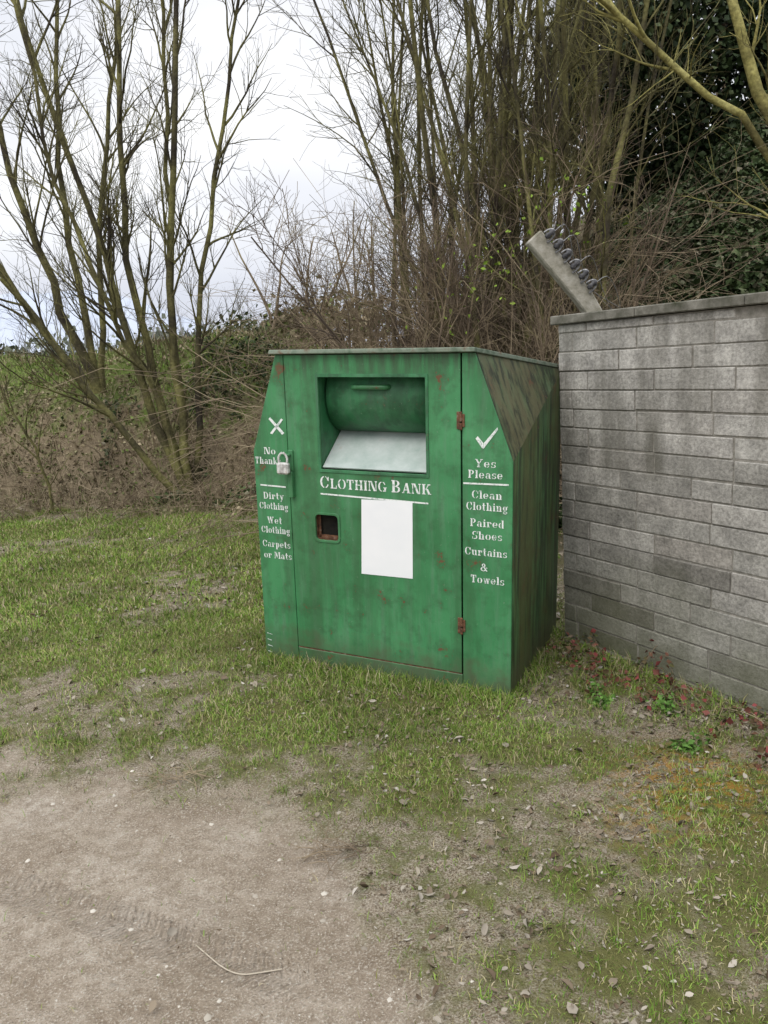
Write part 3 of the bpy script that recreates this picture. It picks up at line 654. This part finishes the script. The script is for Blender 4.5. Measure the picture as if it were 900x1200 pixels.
for hz_ in (1.352,.350):
    ps=[bm_arrays(box(1.122,1.138,-.006,-.0005,hz_-.04,hz_+.04,.001)),bm_arrays(box(1.147,1.160,-.006,-.0005,hz_-.03,hz_+.03,.001))]
    ps.append(bm_arrays(box(1.136,1.149,-.014,-.001,hz_-.045,hz_-.012,.004)));ps.append(bm_arrays(box(1.136,1.149,-.014,-.001,hz_-.006,hz_+.042,.004)))
    join(ps,'hinge',mrust,bank_)
join([bm_arrays(box(.216,.240,-.028,-.001,.935,1.070,.003)),bm_arrays(box(.188,.232,-.035,-.001,1.150,1.162,.002)),bm_arrays(box(.212,.240,-.010,-.001,1.072,1.18,.002))],'hasp',mgreen,bank_)
mlock=noisemat('padlock_metal',[(.35,(.30,.29,.27)),(.6,(.62,.62,.60)),(.78,(.35,.24,.14))],40,4,.35)
lk=join([bm_arrays(box(.172,.240,-.066,-.034,1.062,1.122,.008))],'padlock_body',mlock,bank_)
sh=bez([(.183,-.050,1.118),(.182,-.050,1.150),(.206,-.050,1.173),(.230,-.050,1.150),(.229,-.050,1.118)],14)
V,F=tubes([(sh[None],np.full((1,14),.006),8)]);mesh_np('padlock_shackle',V,F,mlock,bank_,True)
join([bm_arrays(box(.02,.10,.02,.98,-.035,-.001,.002)),bm_arrays(box(W-.09,W-.01,.01,.98,-.045,-.001,.002))],'base_runners',mrust,bank_)
# ---------------------------------------------------------------- stencil lettering
def arc(cx,cy,rx,ry,a0,a1,tk=.2,tn=.08,n=10):
    o_=[];i_=[]
    for k in range(n+1):
        a=math.radians(a0+(a1-a0)*k/n);t_=tn+(tk-tn)*abs(math.cos(a))**1.3
        c_,s_=math.cos(a),math.sin(a)
        o_.append((cx+(rx)*c_,cy+(ry)*s_));i_.append((cx+(rx-t_)*c_,cy+(ry-max(t_*.6,tn))*s_))
    return [[o_[k],o_[k+1],i_[k+1],i_[k]] for k in range(n)]
def R_(x0,y0,x1,y1): return [[(x0,y0),(x1,y0),(x1,y1),(x0,y1)]]
def stem(x,h,w_=.21,top=True,bot=True,y0=0):
    s=R_(x,y0,x+w_,h)
    if bot: s=s+R_(x-.08,y0,x-.003,y0+.09)+R_(x+w_+.003,y0,x+w_+.08,y0+.09)
    if top: s=s+R_(x-.08,h-.09,x-.003,h)+R_(x+w_+.003,h-.09,x+w_+.08,h)
    return s
def dg(x0,y0,x1,y1,w_): return [[(x0,y0),(x0+w_,y0),(x1+w_,y1),(x1,y1)]]
XH=.68
def glyph(ch):
    if ch=='O': return arc(.43,.5,.43,.5,98,262)+arc(.49,.5,.43,.5,-82,82),.92
    if ch=='C': return arc(.43,.5,.43,.5,98,262)+arc(.46,.5,.38,.5,18,82,.12)+arc(.46,.5,.38,.5,278,335,.12)+R_(.76,.6,.84,.95),.88
    if ch=='G': return arc(.43,.5,.43,.5,98,262)+arc(.46,.5,.38,.5,25,82,.12)+arc(.46,.5,.4,.5,278,320,.12)+R_(.66,.02,.87,.42)+R_(.58,.36,.95,.44),.97
    if ch=='L': return stem(.08,1)+R_(.40,0,.72,.09)+R_(.64,.09,.72,.32),.75
    if ch=='T': return stem(.3,1,top=False)+R_(.02,.91,.27,1)+R_(.54,.91,.79,1)+R_(.02,.68,.10,.91)+R_(.71,.68,.79,.91),.82
    if ch=='H': return stem(.08,1)+stem(.62,1)+R_(.32,.46,.59,.55),.92
    if ch=='I': return stem(.08,1),.38
    if ch=='N': return stem(.08,1,.09)+dg(.60,0,.18,1,.22)+stem(.82,1,.09,bot=False),1.0
    if ch=='B': return stem(.08,1)+arc(.36,.75,.36,.25,-80,85)+arc(.36,.26,.42,.27,-85,80)+R_(.31,.47,.42,.54),.82
    if ch=='D': return stem(.08,1)+arc(.36,.5,.48,.5,-84,84),.88
    if ch=='P': return stem(.08,1)+arc(.36,.72,.38,.28,-85,85),.78
    if ch=='K': return stem(.08,1)+dg(.34,.45,.66,.97,.10)+dg(.68,.0,.42,.55,.22)+R_(.6,.91,.9,1)+R_(.64,0,.97,.08),.96
    if ch=='A': return dg(.10,0,.40,.95,.09)+dg(.62,0,.40,1,.22)+R_(.28,.28,.55,.36)+R_(.0,0,.26,.08)+R_(.54,0,.92,.08),.93
    if ch=='M': return stem(.08,1,.09)+dg(.46,.1,.18,1,.2)+dg(.5,.1,.78,1,.07)+stem(.88,1,.2),1.15
    if ch=='S': return arc(.36,.73,.34,.27,60,250,.17)+arc(.36,.27,.34,.27,-120,70,.17)+R_(.64,.68,.71,1)+R_(.02,0,.09,.34),.74
    if ch=='W': return dg(.30,0,.05,1,.2)+dg(.32,0,.52,.9,.07)+dg(.74,0,.50,1,.2)+dg(.76,0,1.0,.95,.07)+R_(0,.92,.35,1)+R_(.9,.92,1.2,1),1.2
    if ch=='Y': return dg(.36,.45,.06,1,.2)+dg(.48,.48,.74,1,.08)+stem(.32,.42,top=False)+R_(0,.92,.34,1)+R_(.62,.92,.92,1),.92
    if ch=='a': return arc(.3,.2,.28,.21,100,265)+R_(.42,0,.62,.45)+arc(.34,.44,.28,.24,10,160,.14)+R_(.62,0,.70,.08),.72
    if ch=='c': return arc(.33,.34,.33,.34,98,262)+arc(.36,.34,.27,.34,30,82,.12)+arc(.36,.34,.27,.34,278,330,.1),.64
    if ch=='d': return arc(.3,.34,.3,.34,98,262)+R_(.42,0,.63,1)+R_(.34,.91,.41,1)+R_(.64,0,.71,.09),.74
    if ch=='e': return arc(.33,.34,.33,.34,98,262)+arc(.37,.34,.29,.34,5,82,.17)+R_(.25,.3,.66,.38)+arc(.36,.34,.27,.34,278,330,.1),.7
    if ch=='g': return arc(.32,.42,.3,.26,98,262)+arc(.36,.42,.27,.26,-82,82)+arc(.34,-.1,.32,.18,-170,170,.12)+R_(.6,.6,.72,.68),.74
    if ch=='h': return stem(.08,1,top=False)+R_(0,.91,.07,1)+stem(.5,.5,top=False)+arc(.46,.45,.25,.23,0,110,.2),.82
    if ch=='i': return stem(.08,XH,top=False)+R_(0,.59,.07,XH)+R_(.1,.78,.28,.96),.38
    if ch=='k': return stem(.08,1,top=False)+R_(0,.91,.07,1)+dg(.33,.3,.52,.66,.09)+dg(.52,0,.36,.38,.2)+R_(.48,0,.8,.08),.8
    if ch=='l': return stem(.08,1,top=False)+R_(0,.91,.07,1),.38
    if ch=='n': return stem(.08,XH,top=False)+R_(0,.59,.07,XH)+stem(.5,.46,top=False)+arc(.46,.43,.25,.25,0,110,.2),.82
    if ch=='o': return arc(.33,.34,.33,.34,98,262)+arc(.38,.34,.33,.34,-82,82),.73
    if ch=='p': return stem(.08,XH,top=False,y0=-.3)+R_(0,.59,.07,XH)+arc(.36,.34,.33,.34,-85,85),.74
    if ch=='r': return stem(.08,XH,top=False)+R_(0,.59,.07,XH)+arc(.46,.46,.17,.22,20,150,.14)+R_(.46,.42,.62,.58),.64
    if ch=='s': return arc(.28,.5,.26,.18,50,260,.15,.07)+arc(.28,.18,.27,.18,-130,80,.15,.07)+R_(.46,.46,.52,.68)+R_(.02,0,.08,.22),.56
    if ch=='t': return R_(.12,.1,.32,.95)+R_(0,.6,.1,XH)+R_(.34,.6,.48,XH)+arc(.34,.16,.22,.16,190,300,.16,.09),.52
    if ch=='u': return R_(.08,.2,.28,XH)+R_(0,.59,.07,XH)+arc(.34,.24,.26,.24,190,285,.2)+R_(.5,0,.7,XH)+R_(.41,.59,.49,XH)+R_(.71,0,.78,.08),.8
    if ch=='w': return dg(.24,0,.06,XH,.18)+dg(.28,0,.42,.6,.07)+dg(.58,0,.40,XH,.18)+dg(.62,0,.8,.64,.07)+R_(0,.6,.28,XH)+R_(.7,.6,.95,XH),.95
    if ch=='y': return dg(.3,0,.06,XH,.19)+dg(.22,-.28,.58,.64,.07)+R_(0,.6,.3,XH)+R_(.48,.6,.76,XH)+R_(.12,-.3,.28,-.16),.76
    if ch=='&': return arc(.4,.74,.22,.25,-60,240,.14)+arc(.36,.27,.34,.28,60,330,.2)+dg(.72,0,.3,.62,.16)+R_(.66,.4,.86,.48),.92
    return [],.35
TXT=[[],[]]
def text(s,xc,zc,width,h,skew=0.,big=None):
    polys=[];x=0
    for i_,ch in enumerate(s):
        P_,a=glyph(ch);k=(1.22 if big and i_ in big else 1.)
        for q in P_: polys.append([(x+u*k,v*k) for u,v in q])
        x+=(a+.12)*k if ch!=' ' else .4
    sc=width/(x-.12)
    for q in polys:
        b0=len(TXT[0]);TXT[0].extend([(xc-width/2+u*sc,-.0018,zc-h/2+v*h+skew*(u*sc-width/2)) for u,v in q]);TXT[1].append(list(range(b0,b0+len(q))))
text('CLOTHING BANK',.690,1.018,.60,.050,0,{0,9})
for s,x_,z_,w_ in [('No',.100,1.171,.070),('Thanks',.085,1.119,.155),('Dirty',.108,.933,.125),('Clothing',.105,.878,.175),('Wet',.105,.801,.09),('Clothing',.108,.748,.175),('Carpets',.108,.671,.17),('or Mats',.112,.609,.17)]:
    text(s,x_,z_,w_,.036)
for s,x_,z_,w_ in [('Yes',1.259,1.157,.10),('Please',1.259,1.105,.165),('Clean',1.267,1.009,.145),('Clothing',1.267,.953,.20),('Paired',1.268,.874,.165),('Shoes',1.268,.813,.145),('Curtains',1.262,.733,.205),('&',1.254,.658,.036),('Towels',1.270,.597,.165)]:
    text(s,x_,z_,w_,.038)
def addq(q):
    b0=len(TXT[0]);TXT[0].extend([(x_,-.0018,z_) for x_,z_ in q]);TXT[1].append(list(range(b0,b0+len(q))))
addq([(.389,.958),(.975,.945),(.975,.953),(.389,.966)])
addq([(.030,.984),(.185,.980),(.185,.988),(.030,.992)])
addq([(1.152,1.055),(1.370,1.058),(1.370,1.066),(1.152,1.063)])
addq([(.108,1.262),(.122,1.258),(.190,1.334),(.180,1.340)]);addq([(.115,1.345),(.104,1.336),(.180,1.257),(.194,1.266)])
addq([(1.212,1.270),(1.222,1.282),(1.250,1.250),(1.250,1.225),(1.243,1.228)]);addq([(1.250,1.225),(1.252,1.252),(1.315,1.325),(1.318,1.314)])
for k in range(4): addq([(.015,.05+k*.035),(.040+.01*(k%2),.045+k*.035),(.040,.049+k*.035),(.015,.054+k*.035)])
me=bpy.data.meshes.new('stencil_lettering');me.from_pydata(TXT[0],[],TXT[1]);me.materials.append(mst);link(bpy.data.objects.new('stencil_lettering',me),bank_)
# ---------------------------------------------------------------- small plants at wall foot, twigs
mred=islandmat('bramble_leaves',[(0,(.07,.10,.03)),(.4,(.13,.09,.05)),(.8,(.18,.06,.05)),(1,(.25,.06,.06))],3,.3,.6)
def plant(name,x,y,n,L,mat,ls,nl=5):
    e=empty(name,(x,y,float(H(x,y))))
    d=np.stack([rng.normal(-.3,.7,n),rng.normal(-.3,.7,n),rng.uniform(.4,1.2,n)],-1)
    P,R=grow(np.zeros((n,3)),d,L*rng.uniform(.5,1.3,n),np.full(n,.0025),.001,8,-.8,.12)
    V,F=tubes([(P,R,4)]);mesh_np('stems',V,F,mbram,e,True)
    C=(P[:,2:].reshape(-1,1,3)+rng.normal(0,ls*.6,(n*6,nl,3))).reshape(-1,3);C[:,2]=np.maximum(C[:,2],.005)
    leaves('leaves',C,rng.uniform(ls*.6,ls*1.3,len(C)),mat,e,flat=.4,aspect=.75)
wl_=lambda u,v:(WO[0]+wd[0]*u-wn[0]*v,WO[1]+wd[1]*u-wn[1]*v)
for u,v in [(.25,.08),(.45,.12),(.65,.1),(.9,.12),(1.15,.1),(1.5,.15)]: plant('bramble_plant',*wl_(u,v),9,.29,mred,.032,2)
mweed=islandmat('weed_leaves',[(0,(.07,.15,.03)),(1,(.14,.27,.06))],3,.2,.5)
for u,v in [(1.0,.3),(.75,.45),(1.3,.5),(.3,.6),(.1,.35)]: plant('broadleaf_weed',*wl_(u,v),7,.09,mweed,.026,3)
for q,(x_,y_) in enumerate([(-.22,2.42),(-.9,2.95)]):
    n=45;pos=np.stack([x_+rng.normal(0,.06,n),y_+rng.normal(0,.03,n),H(x_,y_)+rng.uniform(0,.02,n)],-1)
    P,R=grow(pos,np.stack([rng.normal(0,1,n),rng.normal(0,.5,n),rng.normal(.1,.1,n)],-1),rng.uniform(.04,.16,n),np.full(n,.0018),.0008,6,-.05,.2)
    V,F=tubes([(P,R,4)]);mesh_np('dead_twigs',V,F,mbram)
P=bez([(-.62,2.03,0),(-.52,1.93,0),(-.45,1.90,0),(-.36,1.92,0)],12);P[:,2]=H(P[:,0],P[:,1])-.008
V,F=tubes([(P[None],np.full((1,12),.002),5)]);mesh_np('stick',V,F,noisemat('dry_stick',[(.3,(.3,.26,.2)),(.7,(.45,.4,.32))],20))
